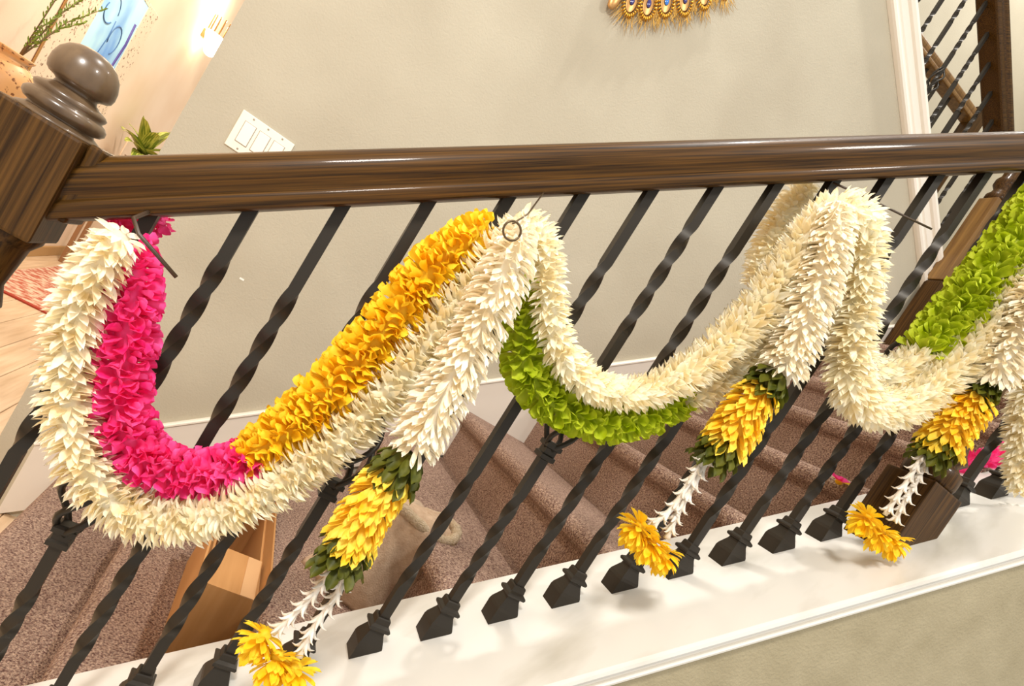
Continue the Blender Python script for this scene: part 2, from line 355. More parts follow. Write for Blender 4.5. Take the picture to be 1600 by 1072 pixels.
BW = .0078
def twist_secs(parts):
    out = []; ang = 0
    for z0, z1, turn in parts:
        n = 1 if turn == 0 else 28
        for j in range(n):
            t_ = j / n; out.append((BW, (z0 + (z1 - z0) * t_) * H, ang + turn * t_))
        ang += turn
    out.append((BW, parts[-1][1] * H + .012, ang)); return out
def mesh_of(name, V, F, m, smooth=False):
    me = bpy.data.meshes.new(name); me.from_pydata([tuple(v) for v in V], [], F); me.update(); me.materials.append(MATS[m])
    if smooth:
        for p_ in me.polygons: p_.use_smooth = True
    if smooth == 'sharp': me.set_sharp_from_angle(angle=math.radians(40))
    return me
full = 2 * math.pi
me_twist = mesh_of('baluster', *sqloft_vf(twist_secs([(.0, .14, 0), (.14, .40, full), (.40, .60, 0), (.60, .85, full), (.85, 1.0, 0)])), 'black_iron', 'sharp')
V1, F1 = sqloft_vf(twist_secs([(0, .11, 0), (.11, .32, full), (.32, .42, 0)])); V2, F2 = sqloft_vf(twist_secs([(.58, .68, 0), (.68, .92, full), (.92, 1.0, 0)]))
me_bask = mesh_of('baluster', V1 + V2, F1 + [tuple(i + len(V1) for i in f) for f in F2], 'black_iron', 'sharp')
me_shoe = mesh_of('shoe', *sqloft_vf([(.0205, -.018, 0), (.0208, .013, 0), (.0196, .019, 0), (.0160, .028, 0), (.0128, .036, 0), (.0122, .040, 0), (.0170, .0415, 0), (.0182, .045, 0), (.0172, .0475, 0), (.0125, .051, 0), (.0118, .060, 0), (.0105, .062, 0)]), 'black_iron')
me_knuck = mesh_of('knuckle', *sqloft_vf([(.009, -.016, 0), (.0135, -.014, 0), (.0135, -.007, 0), (.0105, -.005, 0), (.0105, .004, 0), (.0145, .006, 0), (.0145, .013, 0), (.009, .016, 0)]), 'black_iron')
rods = []
for q in range(4):
    pts = []
    for j in range(13):
        t_ = j / 12; a_ = q * math.pi / 2 + t_ * math.pi * 1.15; r_ = .004 + .026 * math.sin(math.pi * t_) ** .8
        pts.append((r_ * math.cos(a_), r_ * math.sin(a_), (.42 + .16 * t_) * H))
    V, F = tube_vf(pts, .0048, 6); rods.append(mesh_of('basket_rod', V, F, 'black_iron', True))
for i in range(-1, 25):
    if i == 14: continue
    X = .09 * i; z = T * X; bas = (i % 3 == 0)
    if i == -1: pass
    o = bpy.data.objects.new('baluster', me_bask if bas else me_twist); COL.objects.link(o); o.location = (X, 0, z); o.parent = rail
    s = bpy.data.objects.new('shoe', me_shoe); COL.objects.link(s); s.parent = o
    # the foot of the shoe follows the slope of the cap
    if bas:
        for zz in (.42, .58):
            kn = bpy.data.objects.new('knuckle', me_knuck); COL.objects.link(kn); kn.parent = o; kn.location = (0, 0, zz * H)
        for me_r in rods:
            rr = bpy.data.objects.new('basket_rod', me_r); COL.objects.link(rr); rr.parent = o

def newel(parent, loc, z0, zb0, zb1, zt, m, half=.045, fin=True, lower=True, finm='finial_wood'):
    """square block zb0..zb1 with turned shaft below (to z0) and above"""
    x, y, _ = loc
    blk = from_bm('newel_block', box_bm(-half, half, -half, half, zb0, zb1, .004, 2), m); blk.location = (x, y, 0); keep(blk, parent)
    return blk
LN = newel(rail, (-.2135, 0, 0), -.2, .676, .803, 0, 'newel_wood'); LN.name = 'newel_post'
LN['label'] = 'square dark newel block with a turned finial'
fp = [(.044, .802), (.042, .805), (.034, .809), (.033, .811), (.038, .813), (.0415, .817), (.0415, .822), (.038, .826), (.034, .828), (.036, .831), (.037, .834), (.034, .837), (.027, .840), (.0220, .843), (.0210, .846), (.023, .848), (.029, .850), (.0325, .853), (.0340, .859), (.0335, .868), (.0305, .878), (.0245, .886), (.017, .891), (.009, .8935), (.001, .894)]
fo = lathe('finial', fp, 'finial_wood', LN, (.004, 0, 0), n=36)
cq = from_bm('cove_collar', box_bm(.045, .062, -.03, .03, .712, .806, .006, 3), 'newel_wood'); cq.parent = LN
sp = [(.030, -.02), (.036, .0), (.036, .06), (.027, .09), (.022, .2), (.024, .40), (.028, .50), (.034, .54), (.026, .56), (.038, .585), (.030, .61), (.033, .635), (.036, .66), (.044, .672), (.045, .680)]
lathe('turned_shaft', sp, 'newel_wood', LN, n=28)
lb = from_bm('base_block', box_bm(-.045, .045, -.045, .045, -.24, -.02, .004, 2), 'newel_wood'); lb.parent = LN

RN = newel(rail, (1.262, -.046, 0), 0, .86, 1.090, 0, 'newel_wood', .05); RN.name = 'newel_post'
sp = [(.046, 1.089), (.050, 1.100), (.050, 1.124), (.040, 1.132), (.034, 1.14), (.044, 1.152), (.034, 1.168), (.026, 1.2), (.024, 1.35), (.022, 1.5), (.026, 1.62), (.036, 1.64), (.036, 1.66)]
lathe('turned_shaft', sp, 'newel_wood', RN, n=28)
tb = from_bm('top_block', box_bm(-.045, .045, -.045, .045, 1.655, 1.90, .004, 2), 'newel_wood'); tb.parent = RN

# ------------------------------------------------------------------ upper flight railing and landing newel
UY = 1.34
ur = empty('upper_railing', (2.45, UY, upz(2.45)), 'upper flight railing beyond the white stringer with thick dark handrail', 'railing')
def urz(x): return 3.21 - .69 * (x - 2.0)      # underside of the upper handrail
hp = [(x * 1.35, y * 1.35) for x, y in rp]
hr = sweep_poly('handrail', hp, (.2, UY, urz(.2)), (2.5, UY, urz(2.5)), (0, 0, 1), 'dark_wood'); keep(hr, ur)
n_u = 0
for i in range(0, 19):
    X = .62 + .1 * i; z0 = upz(X) + .10; L_ = urz(X) - z0 + .01
    bas = (i % 3 == 1)
    parts = [(0, .2, 0), (.2, .45, full), (.45, .6, 0), (.6, .85, full), (.85, 1, 0)]
    secs = []; ang = 0
    for q0, q1, tn in parts:
        n = 1 if not tn else 16
        for j in range(n): secs.append((.0072, (q0 + (q1 - q0) * j / n) * L_, ang + tn * j / n))
        ang += tn
    secs.append((.0072, L_, ang))
    V, F = sqloft_vf(secs)
    o = pydata('baluster', V, F, 'black_iron'); o.location = (X, UY, z0); keep(o, ur)
    if bas:
        for q in range(4):
            pts = []
            for j in range(9):
                t_ = j / 8; a_ = q * math.pi / 2 + t_ * math.pi; r_ = .004 + .024 * math.sin(math.pi * t_)
                pts.append((r_ * math.cos(a_), r_ * math.sin(a_), .30 * L_ + .13 * t_))
            V, F = tube_vf(pts, .004, 5); br = pydata('basket_rod', V, F, 'black_iron', o, True)
pn = newel(ur, (2.45, 1.2, 0), 0, 2.22, 2.64, 0, 'orange_wood', .042); pn.name = 'newel_post'; pn['label'] = 'orange brown landing newel post'
sp = [(.040, 2.64), (.046, 2.65), (.046, 2.665), (.034, 2.68), (.030, 2.70), (.044, 2.72), (.044, 2.74), (.032, 2.76), (.030, 2.82), (.034, 2.86), (.044, 2.87), (.044, 3.02)]
lathe('turned_collar', sp, 'newel_wood', pn, n=24)
lb = from_bm('newel_base', box_bm(-.040, .040, -.040, .040, 1.664, 2.215, .004, 2), 'newel_wood'); lb.parent = pn

gr = empty('landing_guardrail', (2.8, 1.95, 2.4), 'level dark guard rail of the upper hall behind the thin balusters', 'railing')
g0, g1 = (1.6, 1.95, 3.47), (2.81, 1.95, 3.47)
keep(sweep_poly('handrail', [(x * 1.1, y * 1.1) for x, y in rp], g0, g1, (0, 0, 1), 'orange_wood'), gr)
for i in range(9):
    X = 1.75 + .12 * i
    o = pydata('baluster', *sqloft_vf([(.007, 0, 0), (.007, 1.07, 0)]), 'black_iron'); o.location = (X, 1.95, 2.41); keep(o, gr)
o = from_bm('end_post', box_bm(-.04, .04, -.04, .04, 0, 1.16, .004, 2), 'newel_wood'); o.location = (2.83, 1.95, 2.41); keep(o, gr)
uh = from_bm('floor_upper', box_bm(.6, 2.95, 1.80, 2.40, 2.30, 2.41), 'carpet'); tag(uh, 'edge of the upper hall floor behind the railing', 'floor', kind='structure')

# ------------------------------------------------------------------ garlands
import numpy as np
def petal_grid(Lp, Wp, cup, curl, shape, nu=4, nv=4):
    V = []; F = []
    vs_ = [j / nv for j in range(nv + 1)] if shape == 'point' else [0, .38, .70, .88, .97, 1.0]
    nv = len(vs_) - 1
    for v in vs_:
        if shape == 'point': w_ = math.sin(math.pi * min(1, .16 + .84 * v) ** 1.0) ** .75 if v < 1 else .04
        elif shape == 'round': w_ = (.30 + .85 * v) if v < .62 else (.30 + .85 * .62) * math.sqrt(max(.04, 1 - ((v - .62) / .385) ** 2))
        else: w_ = (.25 + 1.0 * v) if v < .75 else 1.0 * (1 - .35 * ((v - .75) / .25) ** 2)
        hw = Wp / 2 * w_; c = cup * (.4 + .6 * v)
        for i in range(nu + 1):
            u = -1 + 2 * i / nu
            x = hw * (math.sin(u * c) / max(c, .01)); y = hw * (1 - math.cos(u * c)) / max(c, .01)
            ruf = .0022 * math.sin(u * 4.2 + .7) * v * v if shape == 'fan' else 0
            V.append((x, y - curl * Lp * v * v + ruf, Lp * (v - (.05 * u * u if v > .9 else 0))))
    for j in range(nv):
        for i in range(nu):
            a_ = j * (nu + 1) + i; F.append((a_, a_ + 1, a_ + nu + 2, a_ + nu + 1))
    return np.array(V, dtype=np.float64), F

PET_ME = {}
def petal_mesh(key, VF, m):
    k_ = key + m
    if k_ not in PET_ME:
        me = bpy.data.meshes.new('petal'); me.from_pydata(VF[0].tolist(), [], VF[1]); me.update(); me.materials.append(MATS[m])
        for p_ in me.polygons: p_.use_smooth = True
        PET_ME[k_] = me
    return PET_ME[k_]

def joined(name, mats4, VF, m, parent):
    B, F = VF; n = len(mats4); A = np.array(mats4)                  # n,4,4
    Bh = np.c_[B, np.ones(len(B))]
    V = np.einsum('nij,kj->nki', A, Bh)[:, :, :3].reshape(-1, 3)
    Fa = np.array(F); Fn = (Fa[None] + (np.arange(n) * len(B))[:, None, None]).reshape(-1, 4)
    me = bpy.data.meshes.new(name); me.vertices.add(len(V)); me.vertices.foreach_set('co', V.ravel())
    me.loops.add(Fn.size); me.loops.foreach_set('vertex_index', Fn.ravel().astype(np.int32))
    me.polygons.add(len(Fn)); me.polygons.foreach_set('loop_start', (np.arange(len(Fn)) * 4).astype(np.int32))
    me.polygons.foreach_set('use_smooth', np.ones(len(Fn), dtype=bool))
    me.update(calc_edges=True); me.validate(); me.materials.append(MATS[m])
    o = bpy.data.objects.new(name, me); COL.objects.link(o); keep(o, parent)
    return o

def frame_along(pts):
    """tangent and a slowly turning normal at each point"""
    out = []; nrm = None; k = len(pts)
    for i in range(k):
        t_ = (pts[min(i + 1, k - 1)].xyz - pts[max(i - 1, 0)].xyz).normalized()
        if nrm is None: nrm = t_.orthogonal().normalized()
        nrm = (nrm - t_ * nrm.dot(t_)).normalized(); out.append((t_, nrm, t_.cross(nrm)))
    return out

def string_section(root, part_name, ctrl, m, spec, n_single, single_name='petal', level2=True, mass_name='petal_mass', cup_leaf=False):
    """one run of sewn petals: a core, singly built petals that show largest, and the rest as one mass"""
    Lp, Wp, cup, curl, shape, gap, per, tilt, tj = spec
    pts = catmull(ctrl, gap); fr = frame_along(pts)
    core = tube_vf([p.xyz for p in catmull(ctrl, .012)], [p.w * .42 for p in catmull(ctrl, .012)], 10)
    part = pydata(part_name, *core, m, None, True); keep(part, root)
    VF = petal_grid(Lp, Wp, cup, curl, shape); VF0 = (VF[0].copy(), VF[1])
    lst = []
    for i, (p, (t_, n_, b_)) in enumerate(zip(pts, fr)):
        off = random.uniform(0, full)
        cnt = max(6, int(per * (p.w / .040) ** .8))
        for j in range(cnt):
            a_ = off + full * j / cnt + random.uniform(-.16, .16)
            N = n_ * math.cos(a_) + b_ * math.sin(a_)
            ti = math.radians(tilt + random.uniform(-tj, tj)); d = (N * math.cos(ti) + t_ * math.sin(ti)).normalized()
            roll = random.uniform(-.5, .5) if shape != 'fan' else random.uniform(-1.0, 1.0)
            ex = d.cross(N if abs(ti) > .15 else t_)
            if ex.length < .05: ex = d.cross(t_)
            ex = ex.normalized(); ey = d.cross(ex).normalized()
            if ey.dot(t_) > 0: ey = -ey; ex = -ex
            ex, ey = (ex * math.cos(roll) + ey * math.sin(roll)), (ey * math.cos(roll) - ex * math.sin(roll))
            s = random.uniform(.85, 1.15); r0 = p.w * .34
            ln = min(Lp * s, (p.w - r0) / max(.35, math.cos(ti)) * random.uniform(.95, 1.2)); ws = s * min(1.1, .55 + .45 * p.w / .040)
            o_ = p.xyz + N * r0
            ln /= Lp; mt = Matrix(((ex.x * ws, ey.x * ws, d.x * ln, o_.x), (ex.y * ws, ey.y * ws, d.y * ln, o_.y), (ex.z * ws, ey.z * ws, d.z * ln, o_.z), (0, 0, 0, 1)))
            lst.append((N.dot((CP - p.xyz).normalized()) + random.uniform(-.25, .25), mt))
    lst.sort(key=lambda q: -q[0])
    sing, rest = lst[:n_single], lst[n_single:]
    me = petal_mesh('%s%g%g%g' % (shape, Wp, cup, curl), VF, m)
    for _, mt in sing:
        o = bpy.data.objects.new(single_name, me); COL.objects.link(o); o.parent = part
        o.matrix_world = mt
        o.matrix_parent_inverse = Matrix.Identity(4)
        o.matrix_local = mt
    if rest:
        ms = joined(mass_name, [[list(r_) for r_ in mt] for _, mt in rest], VF0, m, part); ms['kind'] = 'stuff'
        ms.matrix_parent_inverse = Matrix.Identity(4)
    return part

# spec: length, width, cup, curl, shape, ring gap, petals per ring, tilt, tilt jitter
WHITE = (.034, .0125, 1.2, .05, 'point', .0052, 15, 6, 24)
IVORY = (.034, .0130, 1.3, .10, 'round', .0056, 16, 22, 16)
PINK = (.034, .0300, 1.7, -.02, 'fan', .0062, 11, 4, 20)
AMBER = (.034, .0300, 1.7, -.02, 'fan', .0062, 11, 4, 20)
GREEN = (.034, .0280, 1.6, .0, 'fan', .0062, 11, 8, 20)
SHING = (.036, .0180, 1.2, .10, 'round', .0066, 14, 38, 12)
def end_pts(a_, b_, r0, r1, n=3):
    a_ = Vector(a_); b_ = Vector(b_)
    return [tuple(a_.lerp(b_, j / (n - 1))) + (r0 + (r1 - r0) * j / (n - 1),) for j in range(n)]

def root_at(key, idx=0):
    return Vector(STR[key][idx][:3])
def garland(label, runs, at, group='flower garlands swagged along the railing', name='flower_garland'):
    g = empty(name, at, label, 'garland', group)
    for nm, key, m, spec, n1 in runs:
        string_section(g, nm, STR[key], m, spec, n1)
    return g
garland('cream white flower garland making the big left swag below pink and yellow', [('white_string', 'W1', 'petal_white', WHITE, 300)], root_at('W1'))
garland('hot pink garland turning into golden yellow along the left swag', [('pink_string', 'P1a', 'petal_pink', PINK, 150), ('yellow_string', 'P1b', 'petal_amber', AMBER, 150)], root_at('P1a'))
garland('white garland of the middle swag lying over the green one', [('white_string', 'W2', 'petal_white', WHITE, 300)], root_at('W2'))
garland('lime green garland turning white along the middle swag', [('green_string', 'G2a', 'petal_green', GREEN, 150), ('white_string', 'G2b', 'petal_white', WHITE, 150)], root_at('G2a'))
garland('white garland hanging in the deep narrow right swag', [('white_string', 'W3', 'petal_white', WHITE, 300)], root_at('W3'))
garland('white garland turning lime green at the right edge of the photo', [('white_string', 'G3a', 'petal_white', WHITE, 120), ('green_string', 'G3b', 'petal_green', GREEN, 180)], root_at('G3a'))
garland('short white garland hanging at the far right edge beside a baluster', [('white_string', 'W4', 'petal_white', WHITE, 150)], root_at('W4'), name='garland_end')
garland('shaded tan looking white garland behind the third hanging point', [('white_string', 'BK', 'petal_white', WHITE, 120)], root_at('BK'), name='garland_end')
garland('pink flower garland end tucked behind the handrail beside the newel', [('pink_string', 'BP', 'petal_pink', PINK, 60)], root_at('BP'), name='garland_end')
garland('pink garland with cream edge lying behind the right balusters', [('pink_string', 'F3a', 'petal_pink', (.03, .016, 1.4, .1, 'fan', .008, 11, 18, 22), 60), ('cream_string', 'F3b', 'petal_white', WHITE, 60)], root_at('F3a'))

def leaf_tuft(root, a_, b_, r):
    t_ = (Vector(b_) - Vector(a_)).normalized(); mid = Vector(a_).lerp(Vector(b_), .15)
    core = tube_vf([a_, b_], r * .45, 10); part = pydata('leaf_tuft', *core, 'leaf_olive', None, True); keep(part, root)
    n_ = t_.orthogonal().normalized(); bn = t_.cross(n_)
    VF = petal_grid(.034, .023, 1.2, .15, 'round'); me = petal_mesh('leaf', VF, 'leaf_olive')
    for row in range(3):
        c = Vector(a_).lerp(Vector(b_), -.1 + .4 * row); k = 11
        for j in range(k):
            an = full * (j + .5 * (row % 2)) / k + random.uniform(-.12, .12); N = n_ * math.cos(an) + bn * math.sin(an)
            ti = math.radians(random.uniform(32, 62)); d = (N * math.cos(ti) + t_ * math.sin(ti)).normalized()
            ex = d.cross(N).normalized(); ey = d.cross(ex).normalized()
            if ey.dot(t_) > 0: ey = -ey; ex = -ex
            ln = random.uniform(.030, .038) / .034; s = random.uniform(.9, 1.15); o_ = c + N * r * .35
            o = bpy.data.objects.new('leaf', me); COL.objects.link(o); o.parent = part
            o.matrix_local = Matrix(((ex.x * s, ey.x * s, d.x * ln, o_.x), (ex.y * s, ey.y * s, d.y * ln, o_.y), (ex.z * s, ey.z * s, d.z * ln, o_.z), (0, 0, 0, 1)))
    return part

def bud_string(root, pts):
    pts4 = [tuple(p) + (.005,) for p in pts]; cs = catmull(pts4, .006); V, F = tube_vf([c.xyz for c in cs], [.0042 + .0016 * (i % 3 == 0) for i in range(len(cs))], 8)
    fr = frame_along(cs)
    for i in range(1, len(cs), 3):
        t_, n_, b_ = fr[i]; off = random.uniform(0, full)
        for j in range(5):
            a_ = off + full * j / 5; N = n_ * math.cos(a_) + b_ * math.sin(a_); p = cs[i].xyz
            tube_vf([p + N * .002 - t_ * .010, p + N * .0062 - t_ * .002, p + N * .0105 + t_ * .001, p + N * .0165 + t_ * .0005], [.0030, .0027, .0016, .0003], 5, V, F)
    o = pydata('bud_string', V, F, 'spike_white', None, True); keep(o, root)
    o.matrix_parent_inverse = Matrix.Translation(-Vector(root.location)); return o

def hang_flower(root, c, axis, size=.031):
    axis = Vector(axis).normalized(); n_ = axis.orthogonal().normalized(); bn = axis.cross(n_); c = Vector(c)
    VFc = lathe_vf([(.002, -.006), (.008, -.003), (.009, .003), (.004, .008), (.0005, .009)], 10)
    ctr = mesh_of('flower', VFc[0], VFc[1], 'flower_yellow', True)
    fo = bpy.data.objects.new('flower', ctr); COL.objects.link(fo); fo.location = c; keep(fo, root)
    fo.matrix_parent_inverse = Matrix.Translation(-Vector(root.location))
    VF = petal_grid(.034, .0140, .8, .12, 'round'); me = petal_mesh('flo', VF, 'flower_yellow')
    for row, (k, op) in enumerate(((14, 96), (14, 72), (12, 46), (8, 20))):
        for j in range(k):
            an = full * (j + .4 * row) / k + random.uniform(-.15, .15); N = n_ * math.cos(an) + bn * math.sin(an)
            ti = math.radians(op + random.uniform(-10, 14)); d = (N * math.sin(ti) + axis * math.cos(ti)).normalized()
            ex = d.cross(axis).normalized(); ey = d.cross(ex).normalized(); ln = size / .034 * random.uniform(.8, 1.1); s = random.uniform(.9, 1.15); o_ = N * .003 + axis * .004 * row
            o = bpy.data.objects.new('petal', me); COL.objects.link(o); o.parent = fo
            o.matrix_local = Matrix(((ex.x * s, ey.x * s, d.x * ln, o_.x), (ex.y * s, ey.y * s, d.y * ln, o_.y), (ex.z * s, ey.z * s, d.z * ln, o_.z), (0, 0, 0, 1)))
    return fo

def tassel(label, key, yk, o1, o2, strs, flow, n_white=150, n_y=110):
    g = empty('garland_tassel', root_at(key), label, 'garland', 'hanging flower tassels')
    string_section(g, 'white_string', STR[key], 'petal_ivory', IVORY, n_white)
    leaf_tuft(g, o1[0], o1[1], .042)
    string_section(g, 'yellow_string', STR[yk], 'petal_yellow', SHING, n_y)
    leaf_tuft(g, o2[0], o2[1], .042)
    for s in strs: bud_string(g, s)
    for c, ax in flow: hang_flower(g, c, ax)
    return g
tassel('big left tassel of white and yellow petals hanging from the middle hook', 'T1', 'T1y', [(0.303, -0.13, 0.682), (0.300, -0.13, 0.651)], [(0.297, -0.13, 0.550), (0.298, -0.13, 0.514)],
       [[(0.298, -0.13, 0.524), (0.294, -0.13, 0.484), (0.286, -0.13, 0.441), (0.272, -0.13, 0.394)], [(0.308, -0.13, 0.528), (0.318, -0.13, 0.475), (0.315, -0.13, 0.423), (0.319, -0.13, 0.374)]],
       [((0.264, -0.13, 0.390), (-.25, -.25, -1)), ((0.291, -0.135, 0.372), (.1, -.5, -1)), ((0.323, -0.13, 0.362), (.3, -.2, -1))])
tassel('middle tassel with yellow petals ending below the green garland', 'T2', 'T2y', [(0.730, -0.125, 1.046), (0.722, -0.125, 1.016)], [(0.719, -0.125, 0.922), (0.717, -0.125, 0.888)],
       [[(0.709, -0.125, 0.889), (0.713, -0.125, 0.845), (0.718, -0.125, 0.795), (0.728, -0.125, 0.747)], [(0.701, -0.125, 0.885), (0.704, -0.125, 0.829), (0.702, -0.125, 0.788), (0.683, -0.125, 0.75)]],
       [((0.672, -0.125, 0.748), (-.4, -.3, -1)), ((0.700, -0.13, 0.738), (-.1, -.3, -1)), ((0.736, -0.125, 0.734), (.2, -.3, -1))])
tassel('right tassel with orange yellow petals in front of the dark newel block', 'T3', 'T3y', [(1.126, -0.125, 1.262), (1.118, -0.125, 1.231)], [(1.119, -0.125, 1.136), (1.117, -0.125, 1.100)],
       [[(1.1, -0.125, 1.094), (1.104, -0.125, 1.043), (1.105, -0.125, 1.003), (1.106, -0.125, 0.973)], [(1.116, -0.125, 1.102), (1.124, -0.125, 1.053), (1.13, -0.125, 1.009), (1.137, -0.125, 0.978)]],
       [((1.072, -0.125, 0.957), (-.3, -.2, -1)), ((1.112, -0.13, 0.950), (0, -.3, -1)), ((1.160, -0.125, 0.956), (.3, -.2, -1))])

# ties and wires
t1 = tube('cable_tie', [(-0.088, -0.02, 0.775), (-0.088, -0.08, 0.762), (-0.073, -0.10, 0.752), (-0.024, -0.09, 0.730)], .0024, 'cable_tie'); tag(t1, 'brown cable tie end sticking out beside the pink garland', 'tie')
t2 = tube('hanging_wire', [(0.250, -0.165, 0.982), (0.272, -0.12, 1.012), (0.299, -0.036, 1.069)], .0011, 'wire'); tag(t2, 'thin straight wire from the handrail to the middle hook', 'wire')
rg = [(.25 + .0105 * math.cos(a_), -.178, .972 + .0105 * math.sin(a_)) for a_ in [full * j / 20 for j in range(21)]]
t3 = tube('hook_ring', rg, .0014, 'wire', n=6); tag(t3, 'small metal ring on the white petals at the middle hook', 'ring')
t4 = tube('cable_tie', [(0.712, -0.012, 1.379), (0.725, -0.03, 1.376), (0.77, -0.04, 1.386), (0.852, -0.04, 1.41), (0.915, -0.04, 1.429)], .0018, 'cable_tie'); tag(t4, 'long thin brown tie crossing the right balusters', 'tie')

# ------------------------------------------------------------------ wall things
sp_ = empty('light_switch', (-.168, WY, 1.034), 'white three gang light switch plate on the beige wall above the handrail', 'switch')
def kb(name, x0, x1, y0, y1, z0, z1, m, par, bev=.001): 
    o = from_bm(name, box_bm(x0, x1, y0, y1, z0, z1, bev, 2), m); keep(o, par); return o
kb('wall_plate', -.252, -.086, WY - .006, WY, .975, 1.092, 'plate_white', sp_, .002)
for j in range(3):
    cx = -.169 + (j - 1) * .046
    f_ = kb('rocker_frame', cx - .0185, cx + .0185, WY - .0066, WY - .005, 1.0, 1.068, 'rocker_gap', sp_, .0004)
    o = kb('rocker', cx - .0165, cx + .0165, WY - .0095, WY - .005, 1.002, 1.066, 'rocker_white', sp_, .0012)
    o.rotation_euler = (0, 0, 0)
    for zz in (.984, 1.084):
        V, F = lathe_vf([(.003, 0), (.003, .001), (.0005, .0014)], 10); s = pydata('screw', V, F, 'rocker_gap', None, True); s.rotation_euler = (math.pi / 2, 0, 0); s.location = (cx, WY - .0058, zz); keep(s, sp_)
pc = from_bm('paper_scrap', box_bm(-.032, -.018, WY - .0012, WY - .0002, .645, .651), 'paper_white'); tag(pc, 'tiny white paper scrap stuck on the beige wall', 'paper')

pk = empty('peacock_wall_ornament', (.66, WY, 2.33), 'golden peacock feather wall ornament cut by the top edge', 'wall ornament')
FC = Vector((.56, WY - .02, 2.42))
def eye_feather(c, ang, gem):
    """one feather of the fan: ribbed oval eye, gem and fringe, laid on the wall"""
    d = Vector((math.sin(ang), 0, -math.cos(ang))); s = Vector((math.cos(ang), 0, math.sin(ang)))
    V = []; F = []
    tube_vf([c - d * .22, c], .004, 6, V, F)
    for j in range(26):                        # beaded oval
        a_ = full * j / 26; p = c + s * (.022 * math.sin(a_)) + d * (.038 * -math.cos(a_)); q = c + s * (.034 * math.sin(a_)) + d * (.054 * -math.cos(a_))
        tube_vf([p + Vector((0, -.004, 0)), p.lerp(q, .5) + Vector((0, -.009, 0)), q], [.0016, .0038, .0020], 5, V, F)
    st = pydata('feather', V, F, 'gold', None, True); keep(st, pk); st.matrix_parent_inverse = Matrix.Translation(-pk.location)
    for rx, rz, y, m in ((.022, .038, -.002, 'antique_gold'), (.009, .014, -.007, gem)):
        V, F = lathe_vf([(1, 0), (.85, .4), (.45, .8), (.02, 1)], 18)
        o = pydata('gem' if m == gem else 'eye_plate', V, F, m, None, True)
        B = Matrix(((s.x * rx, -d.x * rz, 0, c.x), (0, 0, -.004, c.y + y), (s.z * rx, -d.z * rz, 0, c.z), (0, 0, 0, 1)))
        o.parent = st; o.matrix_local = B
    V = []; F = []
    for j in range(60):                        # hair-like fringe
        a_ = random.uniform(-2.3, 2.3); p = c + s * (.031 * math.sin(a_)) + d * (.048 * math.cos(a_))
        dd = (d * 1.0 + s * .55 * math.sin(a_)).normalized(); ln = random.uniform(.02, .06)
        tube_vf([p, p + dd * ln * .5 + s * random.uniform(-.004, .004), p + dd * ln + s * random.uniform(-.012, .012)], [.0012, .001, .0003], 4, V, F)
    fr_ = pydata('feather_fringe', V, F, 'gold_strand', st, True); fr_['kind'] = 'stuff'
for ex_, ez_, ang, g_ in ((.579, 2.128, .25, 'sapphire'), (.633, 2.162, .36, 'sapphire'), (.682, 2.212, .46, 'blue_gem'), (.735, 2.262, .60, 'sapphire'), (.782, 2.325, .75, 'blue_gem'), (.822, 2.40, .95, 'sapphire')):
    eye_feather(Vector((ex_, WY - .02, ez_)), ang, g_)
# body of the ornament, just above the frame
bo = lathe('ornament_body', [(.002, -.37), (.012, -.365), (.019, -.345), (.020, -.32), (.012, -.29), (.03, -.2), (.05, -.08), (.045, .02), (.02, .1), (.002, .13)], 'antique_gold', None, (.525, WY - .028, 2.425), 20); bo.scale = (1, .5, 1); keep(bo, pk)
V, F = lathe_vf([(.001, 0), (.05, .01), (.08, .05), (.05, .12), (.001, .14)], 18)

# ------------------------------------------------------------------ foyer things
pa = empty('framed_painting', (XL, 4.2, .8), 'blue face painting in a wide speckled cream frame', 'painting')
PY0, PY1, PZ0, PZ1 = 3.49, 4.90, .60, 1.755; IY0, IY1, IZ0, IZ1 = 3.93, 4.63, .62, 1.885
def px(name, y0, y1, z0, z1, d0, d1, m, bev=.004): o = from_bm(name, box_bm(XL + d0, XL + d1, y0, y1, z0, z1, bev, 1), m); keep(o, pa); return o
px('frame_panel', PY0 + .03, IY0, PZ0, PZ1, .002, .010, 'speckled_cream'); px('frame_panel', IY1, PY1, PZ0, PZ1, .002, .010, 'speckled_cream')
px('frame_panel', IY0, IY1, IZ1 - .16, PZ1, .002, .0095, 'speckled_cream', .001); px('frame_panel', IY0, IY1, PZ0, PZ0 + .12, .002, .0095, 'speckled_cream', .001)
px('gilt_edge', PY0 + .016, PY0 + .030, PZ0, PZ1, .002, .014, 'antique_gold')
cv = px('canvas', IY0, IY1, PZ0 + .12, IZ1 - .16, .002, .007, 'canvas_blue', .001)
def stroke(name, pts, r, m):                     # painted lines, raised a hair above the canvas
    V, F = tube_vf([Vector((XL + .0072, y, z)) for y, z in pts], r, 6); o = pydata(name, V, F, m, None, True); keep(o, cv); o.parent = cv; o.matrix_parent_inverse = Matrix.Identity(4); return o
def arc(cy, cz, ry, rz, a0, a1, n=14): return [(cy + ry * math.cos(a0 + (a1 - a0) * j / n), cz + rz * math.sin(a0 + (a1 - a0) * j / n)) for j in range(n + 1)]
stroke('brush_line', arc(4.36, 1.36, .10, .10, -1.2, 3.6), .005, 'paint_line'); stroke('brush_line', arc(4.10, 1.47, .10, .07, 2.6, 5.6), .005, 'paint_line')
stroke('brush_line', arc(4.10, 1.47, .13, .12, .2, 1.9), .004, 'paint_line'); stroke('brush_line', [(4.24, 1.46), (4.25, 1.34), (4.22, 1.22), (4.20, 1.08), (4.24, 1.02)], .005, 'paint_line')
stroke('brush_line', [(4.56, 1.56), (4.58, 1.4), (4.54, 1.2), (4.44, 1.02), (4.34, .9)], .012, 'paint_dark')

